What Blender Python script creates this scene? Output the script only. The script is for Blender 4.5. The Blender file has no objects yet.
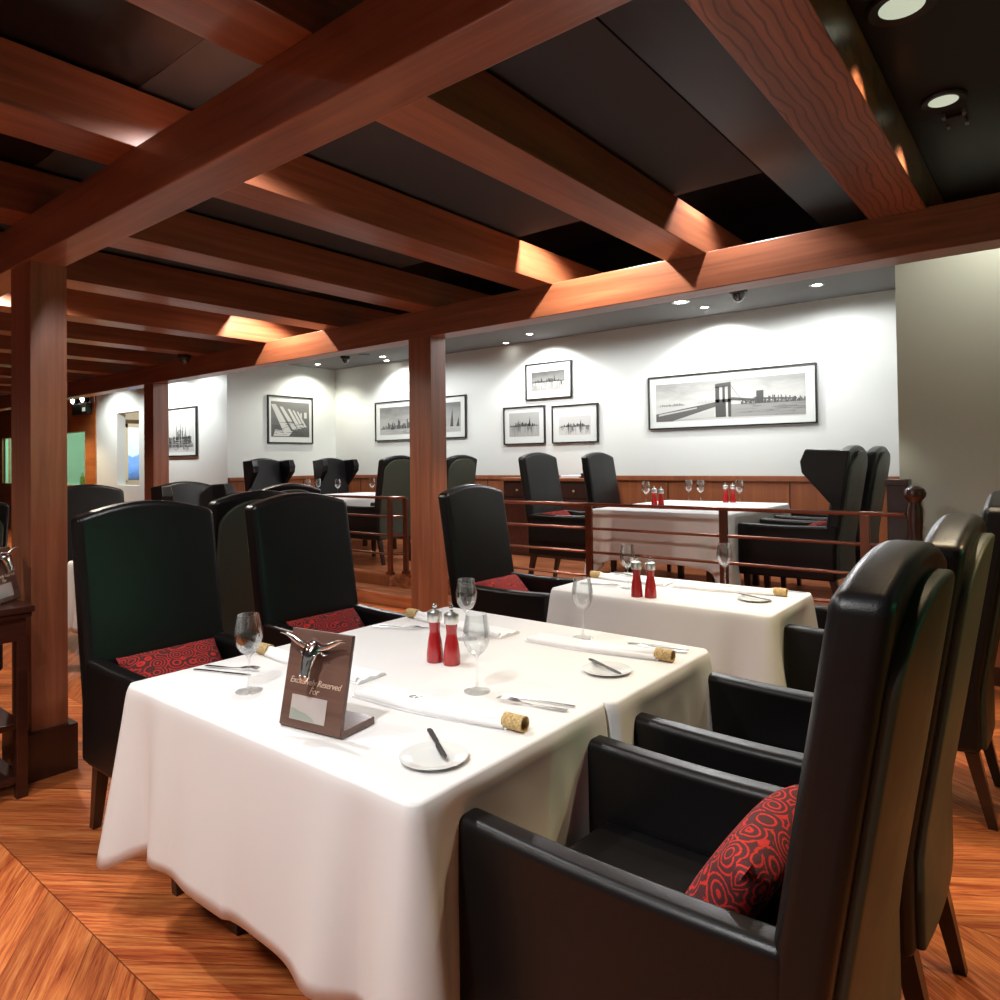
import bpy, bmesh, math, random
from mathutils import Vector, Matrix
random.seed(7)
PI = math.pi
C = bpy.context.scene.collection
S = bpy.context.scene

# ------------------------------------------------------------ camera
cam_d = bpy.data.cameras.new('camera')
cam = bpy.data.objects.new('camera', cam_d); C.objects.link(cam); S.camera = cam
cam_d.sensor_width = 36; cam_d.lens = 25.30; cam_d.shift_y = -0.0502
cam_d.clip_start = 0.02; cam_d.clip_end = 100
yaw, pit, rol = math.radians(38.803), math.radians(.9158), math.radians(-.7527)
fw = Vector((math.cos(yaw)*math.cos(pit), math.sin(yaw)*math.cos(pit), math.sin(pit)))
rt = Vector((math.sin(yaw), -math.cos(yaw), 0)); up = rt.cross(fw)
r2 = rt*math.cos(rol) + up*math.sin(rol); u2 = up*math.cos(rol) - rt*math.sin(rol)
M = Matrix((r2, u2, -fw)).transposed().to_4x4(); M.translation = Vector((0, 0, 1.35))
cam.matrix_world = M

# ------------------------------------------------------------ world, exposure
w = bpy.data.worlds.new('world'); S.world = w; w.use_nodes = True
w.node_tree.nodes['Background'].inputs[0].default_value = (1.0, .95, .90, 1)
w.node_tree.nodes['Background'].inputs[1].default_value = 0.135
S.view_settings.view_transform = 'Standard'; S.view_settings.look = 'None'
S.view_settings.exposure = 0.45; S.view_settings.gamma = 1; S.view_settings.use_curve_mapping = False

# ------------------------------------------------------------ material helpers
def mat(name, col=(.5, .5, .5), rough=.5, metal=0, coat=0, emit=None, es=0, spec=.5):
    m = bpy.data.materials.new(name); m.use_nodes = True
    b = m.node_tree.nodes['Principled BSDF']
    b.inputs['Base Color'].default_value = (*col, 1); b.inputs['Roughness'].default_value = rough
    b.inputs['Metallic'].default_value = metal; b.inputs['Coat Weight'].default_value = coat
    b.inputs['Coat Roughness'].default_value = .15; b.inputs['Specular IOR Level'].default_value = spec
    if emit: b.inputs['Emission Color'].default_value = (*emit, 1); b.inputs['Emission Strength'].default_value = es
    return m
class NT:
    def __init__(s, m): s.t = m.node_tree; s.b = s.t.nodes['Principled BSDF']
    def n(s, typ, **k):
        o = s.t.nodes.new(typ)
        for a, v in k.items(): setattr(o, a, v)
        return o
    def l(s, a, b): s.t.links.new(a, b)
    def math(s, op, a, b=None, c=None):
        o = s.n('ShaderNodeMath', operation=op)
        for i, v in enumerate((a, b, c)):
            if v is None: continue
            if isinstance(v, (int, float)): o.inputs[i].default_value = v
            else: s.l(v, o.inputs[i])
        return o.outputs[0]
    def ramp(s, fac, stops):
        o = s.n('ShaderNodeValToRGB'); e = o.color_ramp.elements
        while len(e) < len(stops): e.new(.5)
        for q, (p, c) in zip(e, stops): q.position = p; q.color = (*c, 1)
        s.l(fac, o.inputs[0]); return o.outputs[0]
    def bump(s, h, st, dist=.01):
        o = s.n('ShaderNodeBump'); o.inputs['Strength'].default_value = st; o.inputs['Distance'].default_value = dist
        s.l(h, o.inputs['Height']); s.l(o.outputs[0], s.b.inputs['Normal'])
    def coords(s, scale=(1, 1, 1), out='Object'):
        t = s.n('ShaderNodeTexCoord'); mp = s.n('ShaderNodeMapping'); mp.inputs['Scale'].default_value = scale
        s.l(t.outputs[out], mp.inputs[0]); return mp.outputs[0]
    def noise(s, vec, sc=5, det=4, rough=.6, dist=0):
        o = s.n('ShaderNodeTexNoise'); o.inputs['Scale'].default_value = sc; o.inputs['Detail'].default_value = det
        o.inputs['Roughness'].default_value = rough; o.inputs['Distortion'].default_value = dist
        if vec: s.l(vec, o.inputs['Vector'])
        return o.outputs[0]

def wood(name, axis, dark, light, rough=.38, coat=.25, fine=26):
    m = mat(name, light, rough, coat=coat); t = NT(m)
    sc = [fine]*3; sc[axis] = fine*.045
    v = t.coords(sc); g = t.noise(v, 1.0, 6, .65, .6)
    sc2 = [7]*3; sc2[axis] = .5
    g2 = t.noise(t.coords(sc2), 1.0, 3, .5, 1.0)
    f = t.math('ADD', t.math('MULTIPLY', g, .6), t.math('MULTIPLY', g2, .4))
    t.l(t.ramp(f, [(.34, dark), (.52, tuple((a+b)/2 for a, b in zip(dark, light))), (.66, light)]), t.b.inputs['Base Color'])
    t.bump(g, .12, .002)
    return m
WD, WL = (.165, .050, .023), (.365, .122, .058)
wood_x = wood('varnished_wood_x', 0, WD, WL); wood_y = wood('varnished_wood_y', 1, WD, WL); wood_z = wood('varnished_wood_z', 2, WD, WL)
wain = wood('wainscot_wood', 2, (.20, .058, .02), (.33, .105, .036), .45, .1, 16)
dwood = wood('dark_stained_wood', 2, (.022, .006, .004), (.05, .013, .008), .35, .3)
dwood_x = wood('dark_stained_wood_x', 0, (.03, .007, .004), (.07, .016, .008), .35, .3)
legm = wood('chair_leg_wood', 2, (.012, .005, .004), (.03, .011, .007), .35, .3)

def leather(name, col, rough):
    m = mat(name, col, rough, spec=.30); t = NT(m)
    v = t.n('ShaderNodeTexVoronoi'); v.inputs['Scale'].default_value = 420; t.l(t.coords(), v.inputs['Vector'])
    big = t.noise(t.coords(), 9, 3, .6)
    h = t.math('ADD', t.math('MULTIPLY', v.outputs[0], .25), t.math('MULTIPLY', big, .9))
    t.bump(h, .16, .004)
    t.l(t.math('ADD', rough-.06, t.math('MULTIPLY', big, .14)), t.b.inputs['Roughness'])
    return m
leath = leather('black_leather', (.0062, .0056, .0058), .33)
sheen_leath = leather('back_panel_sheen_leather', (.040, .046, .034), .46)  # same black leather, lightened and greened to carry its reflected light

clothm = mat('white_cloth', (.74, .725, .715), .85, spec=.15); t = NT(clothm)
cn = t.noise(t.coords((60, 60, 60)), 1, 3); t.bump(cn, .08, .002)
napm = mat('napkin_linen', (.86, .85, .85), .9, spec=.1)
chrome = mat('polished_chrome', (.80, .80, .80), .13, 1)
steel = mat('cutlery_steel', (.62, .62, .63), .2, 1)
millred = mat('red_lacquer', (.40, .012, .014), .18, coat=.7)
millsteel = mat('mill_steel', (.72, .73, .70), .28, 1)
china = mat('white_china', (.74, .76, .74), .12, coat=.6)
corkm = mat('cork', (.55, .38, .16), .8); t = NT(corkm)
t.l(t.ramp(t.noise(t.coords(), 160, 3), [(.35, (.33, .20, .07)), (.65, (.66, .49, .23))]), t.b.inputs['Base Color'])
corkd = mat('cork_inside', (.16, .07, .03), .8)
railm = mat('bronze_rail', (.20, .075, .045), .3, .75)
blackm = mat('black_metal', (.01, .01, .011), .4)
framem = mat('picture_frame_black', (.010, .009, .009), .35)
matte = mat('picture_mat', (.62, .65, .62), .8)
ringm = mat('lamp_ring', (.30, .30, .28), .3, .8)
lensm = mat('lamp_lens', (.9, .9, .85), .3, emit=(1, .96, .88), es=22)
lensdim = mat('lamp_lens_dim', (.5, .55, .45), .3, emit=(.85, 1, .78), es=.38)

def plaster(name, col):
    m = mat(name, col, .8, spec=.2); t = NT(m); t.bump(t.noise(t.coords(), 40, 4), .06, .003); return m
wallm = plaster('white_plaster', (.68, .71, .68))
wallg = plaster('grey_green_plaster', (.43, .43, .36))
ceilg = plaster('grey_ceiling_paint', (.17, .17, .17))
panelg = mat('grey_ceiling_panel', (.060, .061, .064), .9, spec=.1)
blackgloss = mat('black_gloss_ceiling', (.005, .0042, .0042), .35, spec=.35)
t = NT(blackgloss); t.bump(t.noise(t.coords((2, 9, 9)), 1, 3), .12, .01)
blackvoid = mat('black_ceiling', (.006, .0055, .0055), .8, spec=.1)
greenreflect = mat('green_reflector_paint', (.03, .30, .15), .6)  # green picked for its reflection on the near chair backs

# red cushion : woven swirls
cush = mat('red_swirl_weave', (.4, .02, .02), .85, spec=.2); t = NT(cush)
vv = t.n('ShaderNodeTexVoronoi'); vv.inputs['Scale'].default_value = 19; t.l(t.coords((1, 1, 1.35)), vv.inputs['Vector'])
rings = t.math('SINE', t.math('MULTIPLY', vv.outputs[0], 30))
wv = t.noise(t.coords(), 300, 2)
f = t.math('ADD', rings, t.math('MULTIPLY', t.math('SUBTRACT', wv, .5), 1.6))
t.l(t.ramp(f, [(.22, (.085, .026, .026)), (.5, (.34, .018, .02)), (.85, (.58, .035, .026))]), t.b.inputs['Base Color'])
t.bump(wv, .4, .003)

# thin glass for stemware
def thin_glass(name, tint=(.93, .97, .96), lo=.02):
    m = bpy.data.materials.new(name); m.use_nodes = True; nt = m.node_tree; nt.nodes.clear()
    o = nt.nodes.new('ShaderNodeOutputMaterial'); mx = nt.nodes.new('ShaderNodeMixShader')
    tr = nt.nodes.new('ShaderNodeBsdfTransparent'); gl = nt.nodes.new('ShaderNodeBsdfGlossy')
    tr.inputs[0].default_value = (*tint, 1); gl.inputs[0].default_value = (1, 1, 1, 1); gl.inputs['Roughness'].default_value = .03
    lw = nt.nodes.new('ShaderNodeLayerWeight'); lw.inputs[0].default_value = .38
    a = nt.nodes.new('ShaderNodeMath'); a.operation = 'MULTIPLY_ADD'; a.inputs[1].default_value = .50; a.inputs[2].default_value = lo
    nt.links.new(lw.outputs['Fresnel'], a.inputs[0]); nt.links.new(a.outputs[0], mx.inputs[0])
    nt.links.new(tr.outputs[0], mx.inputs[1]); nt.links.new(gl.outputs[0], mx.inputs[2]); nt.links.new(mx.outputs[0], o.inputs[0])
    return m
glassm = thin_glass('stemware_glass', (.965, .975, .975), .02)
paneg = thin_glass('window_glass', (.75, .95, .85), .03)

# parquet chevron floor
floorm = mat('oak_chevron_floor', (.5, .2, .06), .34, coat=.15); t = NT(floorm)
tc = t.n('ShaderNodeTexCoord'); sp = t.n('ShaderNodeSeparateXYZ'); t.l(tc.outputs['Object'], sp.inputs[0])
X, Y = sp.outputs[0], sp.outputs[1]
Wc = .78
xs = t.math('SUBTRACT', X, .85)
tri = t.math('PINGPONG', xs, Wc); col = t.math('FLOOR', t.math('DIVIDE', xs, Wc))
v = t.math('DIVIDE', t.math('ADD', Y, t.math('MULTIPLY', tri, 1.45)), .17)
pid = t.math('FLOOR', v); fr = t.math('FRACT', v)
wn = t.n('ShaderNodeTexWhiteNoise', noise_dimensions='2D'); cb = t.n('ShaderNodeCombineXYZ'); t.l(pid, cb.inputs[0]); t.l(col, cb.inputs[1]); t.l(cb.outputs[0], wn.inputs['Vector'])
cb2 = t.n('ShaderNodeCombineXYZ'); t.l(t.math('MULTIPLY', X, 2.6), cb2.inputs[0]); t.l(t.math('MULTIPLY', v, 2.3), cb2.inputs[1])
t.l(t.math('ADD', t.math('MULTIPLY', wn.outputs[0], 40), t.math('MULTIPLY', col, 7.3)), cb2.inputs[2])
g = t.noise(cb2.outputs[0], 1.3, 6, .62, 1.6)
g3 = t.noise(cb2.outputs[0], 7, 3, .6, .4)
base = t.ramp(t.math('ADD', t.math('MULTIPLY', g, .66), t.math('MULTIPLY', g3, .34)), [(.30, (.15, .024, .008)), (.42, (.42, .085, .026)), (.54, (.66, .19, .055)), (.70, (.82, .32, .10))])
hs = t.n('ShaderNodeHueSaturation'); t.l(base, hs.inputs['Color']); t.l(t.math('MULTIPLY_ADD', wn.outputs[0], .75, .58), hs.inputs['Value'])
gap = t.math('LESS_THAN', fr, .022)
seam = t.math('LESS_THAN', t.math('ABSOLUTE', t.math('SUBTRACT', t.math('PINGPONG', t.math('ADD', xs, Wc/2), Wc/2), Wc/2)), .0018)
gs = t.math('MAXIMUM', gap, seam)
mx = t.n('ShaderNodeMix', data_type='RGBA'); t.l(t.math('MULTIPLY', gs, .75), mx.inputs[0]); t.l(hs.outputs[0], mx.inputs[6]); mx.inputs[7].default_value = (.06, .014, .005, 1)
t.l(mx.outputs[2], t.b.inputs['Base Color']); t.bump(g, .08, .003)

# platform boards, straight
deckm = mat('platform_oak', (.5, .2, .08), .3, coat=.3); t = NT(deckm)
g = t.noise(t.coords((14, 1.0, 14)), 1.2, 5, .6, .5)
t.l(t.ramp(g, [(.35, (.26, .07, .028)), (.62, (.52, .19, .08))]), t.b.inputs['Base Color'])

# ------------------------------------------------------------ mesh helpers
def finish(name, bm, m, parent=None, smooth=True, ang=38, loc=None, rot=None):
    me = bpy.data.meshes.new(name); bmesh.ops.recalc_face_normals(bm, faces=bm.faces[:]); bm.to_mesh(me); bm.free()
    if smooth:
        for p in me.polygons: p.use_smooth = True
        me.set_sharp_from_angle(angle=math.radians(ang))
    for mm in (m if isinstance(m, (list, tuple)) else [m]): me.materials.append(mm)
    o = bpy.data.objects.new(name, me); C.objects.link(o)
    if smooth and len(me.polygons) < 6000:
        wm = o.modifiers.new('weighted', 'WEIGHTED_NORMAL'); wm.keep_sharp = True
    if parent: o.parent = parent
    if loc: o.location = loc
    if rot: o.rotation_euler = rot
    return o
def tag(o, label=None, cat=None, group=None, kind=None):
    if label: o['label'] = label
    if cat: o['category'] = cat
    if group: o['group'] = group
    if kind: o['kind'] = kind
    return o
def thing(name, label, cat, loc=(0, 0, 0), rz=0, group=None):
    o = bpy.data.objects.new(name, None); C.objects.link(o); o.location = loc; o.rotation_euler = (0, 0, rz)
    o.empty_display_size = .1
    return tag(o, label, cat, group)
def struct(name, bm, m, parent=None, **k):
    o = finish(name, bm, m, parent, **k)
    if not parent: o['kind'] = 'structure'
    return o
def dup(root, loc, rz, label, group=None):
    r = root.copy(); C.objects.link(r); r.location = loc; r.rotation_euler = (0, 0, rz); r['label'] = label
    if group: r['group'] = group
    for ch in list(root.children):
        c = ch.copy(); C.objects.link(c); c.parent = r
        for g in ch.children:
            d = g.copy(); C.objects.link(d); d.parent = c
    return r
def box(bm, x0, x1, y0, y1, z0, z1, bev=0, seg=2):
    r = bmesh.ops.create_cube(bm, size=1)
    vs = r['verts']
    for v in vs:
        v.co = Vector(((x0+x1)/2+v.co.x*(x1-x0), (y0+y1)/2+v.co.y*(y1-y0), (z0+z1)/2+v.co.z*(z1-z0)))
    if bev:
        es = list({e for v in vs for e in v.link_edges})
        bmesh.ops.bevel(bm, geom=es, offset=bev, segments=seg, profile=.5, affect='EDGES')
    return bm
def B(*a, **k): return box(bmesh.new(), *a, **k)
def cuts(bm, axis, a, b, n):
    for i in range(1, n):
        co = [0, 0, 0]; no = [0, 0, 0]; co[axis] = a+(b-a)*i/n; no[axis] = 1
        bmesh.ops.bisect_plane(bm, geom=bm.verts[:]+bm.edges[:]+bm.faces[:], plane_co=co, plane_no=no)
def lathe(prof, n=28, bm=None, at=(0, 0, 0), closed=False):
    bm = bm or bmesh.new(); rows = []
    for r, z in prof:
        if r < 1e-5: rows.append([bm.verts.new((at[0], at[1], at[2]+z))])
        else: rows.append([bm.verts.new((at[0]+r*math.cos(2*PI*i/n), at[1]+r*math.sin(2*PI*i/n), at[2]+z)) for i in range(n)])
    for a, b in zip(rows, rows[1:]):
        for i in range(n):
            j = (i+1) % n
            if len(a) == 1 and len(b) == 1: break
            if len(a) == 1: bm.faces.new((a[0], b[i], b[j]))
            elif len(b) == 1: bm.faces.new((a[i], a[j], b[0]))
            else: bm.faces.new((a[i], a[j], b[j], b[i]))
    return bm
def tube(path, rad, n=8, bm=None, squash=1):
    bm = bm or bmesh.new(); P = [Vector(p) for p in path]
    if isinstance(rad, (int, float)): rad = [rad]*len(P)
    rows = []; prev = None
    for i, p in enumerate(P):
        d = (P[min(i+1, len(P)-1)]-P[max(i-1, 0)]).normalized()
        if prev is None:
            ref = Vector((0, 0, 1)) if abs(d.z) < .9 else Vector((0, 1, 0))
            u = d.cross(ref).normalized()
        else: u = (prev-d*prev.dot(d)).normalized()
        prev = u; v = d.cross(u)
        rows.append([bm.verts.new(p+(u*math.cos(2*PI*k/n)+v*math.sin(2*PI*k/n)*squash)*rad[i]) for k in range(n)])
    for a, b in zip(rows, rows[1:]):
        for k in range(n): bm.faces.new((a[k], a[(k+1) % n], b[(k+1) % n], b[k]))
    bm.faces.new(rows[0]); bm.faces.new(rows[-1]); return bm
def prism(pts, z0, z1, bm=None, plane='xy'):
    bm = bm or bmesh.new()
    f = {'xy': lambda a, b, c: (a, b, c), 'xz': lambda a, b, c: (a, c, b)}[plane]
    lo = [bm.verts.new(f(x, y, z0)) for x, y in pts]; hi = [bm.verts.new(f(x, y, z1)) for x, y in pts]
    bm.faces.new(lo); bm.faces.new(hi)
    for i in range(len(pts)): j = (i+1) % len(pts); bm.faces.new((lo[i], lo[j], hi[j], hi[i]))
    return bm

# ------------------------------------------------------------ lamps
def downlight(loc, label, power=60, size=1.9, blend=.6, color=(1, .93, .82), aim=(0, 0, -1), rad=.045, name='ceiling_downlight', lit=True, r=.05, soft=.035, group=None):
    t = thing(name, label, 'ceiling light', loc, 0, group)
    finish('trim_ring', lathe([(rad*.80, .012), (rad*.80, -.002), (rad*1.15, -.006), (rad*1.25, .0), (rad*1.25, .012)], 24), ringm if lit else blackm, t)
    finish('lens', lathe([(0, -.001), (rad*.82, -.001)], 24), lensm if lit else lensdim, t)
    if power:
        ld = bpy.data.lights.new('lamp_bulb', 'SPOT'); ld.energy = power; ld.spot_size = size; ld.spot_blend = blend
        ld.color = color; ld.shadow_soft_size = soft
        lo = bpy.data.objects.new('lamp_bulb', ld); C.objects.link(lo); lo.parent = t; lo.location = (0, 0, -.05)
        lo.rotation_euler = Vector(aim).to_track_quat('-Z', 'Y').to_euler()
    return t
CZ = 2.64
warm = (1, .90, .76); white = (.98, .985, 1)
downlight((.05, 1.0, CZ), 'recessed downlight in black ceiling above the near end of the room', 78, 1.85, .5, white, soft=.02)
downlight((1.36, 2.06, CZ+.012), 'recessed downlight between two joists just right of the near beam', 45, 2.75, .3, white, lit=False)
downlight((3.30, 2.06, 2.915), 'recessed downlight between joists close to the long far beam', 120, 2.3, .3, warm, lit=False)
downlight((1.60, 5.15, CZ+.012), 'recessed downlight between joists behind the left post', 110, 2.75, .3, warm, lit=False)
downlight((3.38, 5.15, 2.915), 'recessed downlight between joists before the far left post', 130, 2.3, .3, warm, lit=False)
downlight((.35, 2.1, CZ), 'recessed downlight left of the near beam', 22, 2.4, .6, warm)
downlight((-.75, .95, CZ), 'added fill light furthest left in the black ceiling', 85, 2.3, .6, (1, .95, .90), soft=.16)  # added soft lamp, lights the hanging cloth side and the floor
downlight((-.9, 3.1, CZ), 'added fill light left of the side table', 90, 2.3, .6, (1, .93, .84), soft=.10)  # lamp put in to light the left face of the post
downlight((.6, 4.9, CZ), 'recessed downlight over the far left tables', 40, 2.5, .5, warm)
downlight((2.29, .34, CZ), 'large round chrome downlight at the top right of the black ceiling', 60, 1.5, .5, (1, .78, .48), rad=.075, lit=False)
downlight((3.0, .32, CZ), 'round downlight set in the black ceiling near the big right joist', 38, 1.8, .5, (1, .85, .62), rad=.06, lit=False)
downlight((2.7, -1.1, CZ), 'added amber fill light behind the row of near armchairs', 170, .60, 1, (1, .70, .36), (-.50, .56, -1))  # unseen lamp added for the floor's amber bounce on the lower chair backs
downlight((3.42, 1.30, 2.915), 'recessed downlight over the small two seat table', 48, 1.9, .6, white)
# platform wall washers
PZ = 2.86
for i, (y, px, en, lab) in enumerate(((7.55, 6.75, 40, 'lit downlight washing the skyline picture behind the middle post'),
        (4.95, 6.75, 46, 'lit downlight above the group of three small pictures'),
        (2.78, 6.75, 50, 'lit downlight above the wide bridge picture'))):
    downlight((px, y, PZ), lab, en, 2.15, .35, (1, .99, .95), (.40, 0, -1))
downlight((6.37, 2.864, PZ), 'larger oval looking lit downlight in front of the bridge picture', 26, 3.08, .3, white, rad=.07)
downlight((7.05, 5.55, PZ), 'small lit downlight close to the wall left of the three pictures', 0)
downlight((6.55, 1.67, PZ), 'small bright downlight at the right end of the grey ceiling', 24, 3.08, .3, white, rad=.05)
downlight((6.60, 8.85, PZ), 'small downlight near the back left corner of the grey ceiling', 38, 2.5, .6, (1, .95, .82), (0, .1, -1))
downlight((7.05, 7.80, PZ), 'small wall downlight nearest the middle post', 0)
downlight((5.9, 4.7, PZ), 'added fill light over the platform between the two tables', 62, 3.08, .3, white)  # wide fill lamp, added to lift the upper platform wall
downlight((5.9, 6.9, PZ), 'added fill light over the left platform table', 62, 3.08, .3, white)  # also added as wide fill for the wall
downlight((5.75, 2.4, PZ), 'added fill light over the right platform table', 50, 3.08, .3, white)  # third added fill lamp, brightens the wall between the scallops
downlight((4.6, 10.6, 2.64), 'downlight washing the white wall behind the far left post', 75, 2.5, .3, (.96, 1, 1), (.5, .1, -1))
downlight((4.2, 14.6, 2.64), 'downlight shining on the orange wood wall', 140, 2.0, .5, (1, .8, .5), (.4, 0, -1))
downlight((4.6, 12.6, 2.64), 'downlight beside the wall opening', 60, 2.5, .5, (.95, 1, .95), (.5, 0, -1))
downlight((4.58, .15, PZ), 'added hidden light washing the grey green wall at right', 20, 2.7, .5, (1, 1, .90), (.25, .1, -1))  # put in out of view to brighten this wall
downlight((4.75, 9.75, 2.795), 'added fill light near the outer corner of the white walls', 30, 3.0, .3, (.95, 1, 1))  # extra lamp added to spread light over the white wall

# ------------------------------------------------------------ shell
struct('floor', B(-7, 12, -7, 21, -.1, 0), floorm, smooth=False)
# platform with steps
plat = [(4.807, .78), (7.2, .78), (7.2, 9.2), (4.807, 9.2), (4.807, 5.317), (4.99, 5.21), (4.99, 4.5), (4.807, 4.4)]
struct('floor_platform', prism(plat, .02, .22), deckm, smooth=False)
struct('trim_1', prism([(4.797, 5.32), (4.797, 9.2), (4.807, 9.2), (4.807, 5.32)], .105, .205), wain, smooth=False)
struct('floor_step', B(4.50, 4.80, 3.9, 9.2, 0, .11, bev=.006), deckm)
struct('wall_right', B(7.2, 7.35, .82, 9.35, 0, PZ+.1), wallm, smooth=False)
struct('wall_far', B(5.31, 7.35, 9.2, 9.35, 0, PZ+.1), wallm, smooth=False)
struct('wall_near_right', B(5.05, 7.35, -5, .82, 0, PZ+.1), wallg, smooth=False)
# wainscot panelling (platform walls)
def wains(name, x0, x1, y0, y1, z0, z1, axis, n):
    bm = B(x0, x1, y0, y1, z0, z1)
    o = struct(name, bm, wain, smooth=False)
    L = (y1-y0) if axis == 1 else (x1-x0)
    for i in range(n+1):
        q = i*L/n
        b = B(x0-.006, x0+.001, y0+q-.004, y0+q+.004, z0, z1-.06) if axis == 1 else B(x0+q-.004, x0+q+.004, y0-.006, y0+.001, z0, z1-.06)
        p = finish('panel_seam', b, dwood, o, smooth=False)
    b = B(x0-.02, x1, y0, y1, z1-.055, z1, bev=.006) if axis == 1 else B(x0, x1, y0-.02, y1, z1-.055, z1, bev=.006)
    finish('cap_rail', b, wain, o)
    b = B(x0-.012, x1, y0, y1, z0, z0+.11, bev=.004) if axis == 1 else B(x0, x1, y0-.012, y1, z0, z0+.11, bev=.004)
    finish('baseboard', b, dwood, o)
wains('trim_2', 7.17, 7.199, .83, 9.2, .22, 1.165, 1, 13)
wains('trim_3', 5.31, 7.17, 9.17, 9.199, .22, 1.165, 0, 3)
wains('trim_4', 5.02, 5.049, -4.9, .60, 0, .92, 1, 8)
# far left wall: white section, opening, then wood section with green lit opening
bm = B(5.31, 5.45, 9.35, 11.92, 0, 2.9); box(bm, 5.31, 5.45, 12.75, 13.60, 0, 2.9)
box(bm, 5.31, 5.45, 11.92, 12.75, 0, 1.02); box(bm, 5.31, 5.45, 11.92, 12.75, 2.26, 2.9)
struct('wall_left_white', bm, wallm, smooth=False)
bm = B(5.29, 5.45, 13.60, 14.05, 0, 2.9); box(bm, 5.29, 5.45, 14.05, 18.6, 0, 1.0); box(bm, 5.29, 5.45, 14.05, 18.6, 2.0, 2.9); box(bm, 5.29, 5.45, 18.6, 20, 0, 2.9)
orangew = wood('orange_panel_wood', 1, (.30, .085, .02), (.50, .16, .04), .4, .2, 10)
struct('wall_left_wood', bm, orangew, smooth=False)
struct('wall_end', B(-7, 5.45, 20, 20.15, 0, 2.9), dwood, smooth=False)
struct('wall_back_room', B(6.12, 9.0, 15, 15.15, 0, 2.9), plaster('cream_plaster', (.60, .56, .44)), smooth=False)
struct('wall_pantry', B(7.4, 7.5, 15.2, 20, 0, 2.9), mat('green_tiles', (.62, .72, .64), .4), smooth=False)
struct('wall_pantry_end', B(5.45, 7.5, 19.3, 19.4, 0, 2.9), bpy.data.materials['green_tiles'], smooth=False)
struct('ceiling_back_room', B(5.45, 9, 9.36, 20, 2.5, 2.6), ceilg, smooth=False)
# window in the back room
wn_ = bpy.data.objects.new('window_1', None); C.objects.link(wn_); wn_['kind'] = 'structure'
brn = mat('brown_frame', (.10, .055, .02), .5); crm = mat('cream_frame', (.72, .68, .50), .5)
bm = B(6.30, 6.38, 14.96, 15, 1.0, 2.3); box(bm, 6.30, 7.4, 14.96, 15, 2.22, 2.30); finish('window_frame', bm, brn, wn_, smooth=False)
bm = B(6.38, 6.44, 14.95, 15, 1.05, 2.22); box(bm, 6.38, 7.4, 14.95, 15, 2.14, 2.22); finish('window_lining', bm, crm, wn_, smooth=False)
wp = mat('evening_window_view', (.1, .2, .4), .3); t = NT(wp)
sz = t.n('ShaderNodeSeparateXYZ'); t.l(t.coords(), sz.inputs[0])
nz = t.noise(t.coords(), 7, 3)
cc = t.ramp(t.math('ADD', t.math('MULTIPLY', t.math('SUBTRACT', sz.outputs[2], 1.05), .9), t.math('MULTIPLY', t.math('SUBTRACT', nz, .5), .5)), [(.05, (.02, .06, .16)), (.22, (.10, .24, .55)), (.42, (.16, .34, .70)), (.46, (.62, .74, .95)), (.9, (.80, .87, 1))])
t.l(cc, t.b.inputs['Emission Color']); t.b.inputs['Emission Strength'].default_value = .9
finish('pane', B(6.44, 7.4, 14.97, 14.99, 1.08, 2.14), wp, wn_, smooth=False)
ll = bpy.data.lights.new('back_room_lamp', 'POINT'); ll.energy = 55; ll.color = (1, .97, .85); ll.shadow_soft_size = .1
lo = bpy.data.objects.new('back_room_lamp', ll); C.objects.link(lo); lo.location = (6.3, 13.3, 2.3)
ll = bpy.data.lights.new('pantry_lamp', 'POINT'); ll.energy = 130; ll.color = (.88, 1, .90); ll.shadow_soft_size = .15
lo = bpy.data.objects.new('pantry_lamp', ll); C.objects.link(lo); lo.location = (6.5, 16.8, 2.2)
# pantry window behind the wood wall
wd = bpy.data.objects.new('window_2', None); C.objects.link(wd); wd['kind'] = 'structure'
finish('pane', B(5.36, 5.37, 14.05, 18.6, 1.0, 2.0), paneg, wd, smooth=False)
bm = bmesh.new()
for y in (14.05, 15.5, 17.0, 18.56): box(bm, 5.34, 5.39, y, y+.04, 1.0, 2.0)
finish('window_frame', bm, mat('pale_green_frame', (.5, .75, .6), .4), wd, smooth=False)
# a few bottles on the pantry sill
bot = [(5.62, 14.35, .22, (.02, .25, .10)), (5.6, 14.55, .28, (.03, .35, .14)), (5.66, 14.75, .18, (.5, .36, .05)), (5.58, 14.95, .25, (.45, .38, .06))]
cnt = finish('pantry_counter', B(5.46, 6.1, 14.0, 18.6, .86, .98, bev=.01), mat('pantry_counter_top', (.35, .5, .42), .3))
tag(cnt, 'pale green counter behind the glass of the wood panelled wall', 'counter')
finish('cabinet_base', B(5.5, 6.05, 14.05, 18.5, 0, .86), crm, cnt)
for i, (x, y, h, c) in enumerate(bot):
    o = finish('glass_bottle', lathe([(0, 0), (.04, 0), (.042, .02), (.042, h*.6), (.015, h*.78), (.013, h), (0, h)], 16), mat('bottle_%s' % ('green', 'dark_green', 'amber', 'olive')[i], c, .1, coat=.5), loc=(x, y, .98))
    tag(o, ['short dark green bottle at the right end of the lit pantry counter', 'tall green bottle on the lit pantry counter', 'small amber bottle on the lit pantry counter', 'olive bottle leftmost on the lit pantry counter'][i], 'bottle')

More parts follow.
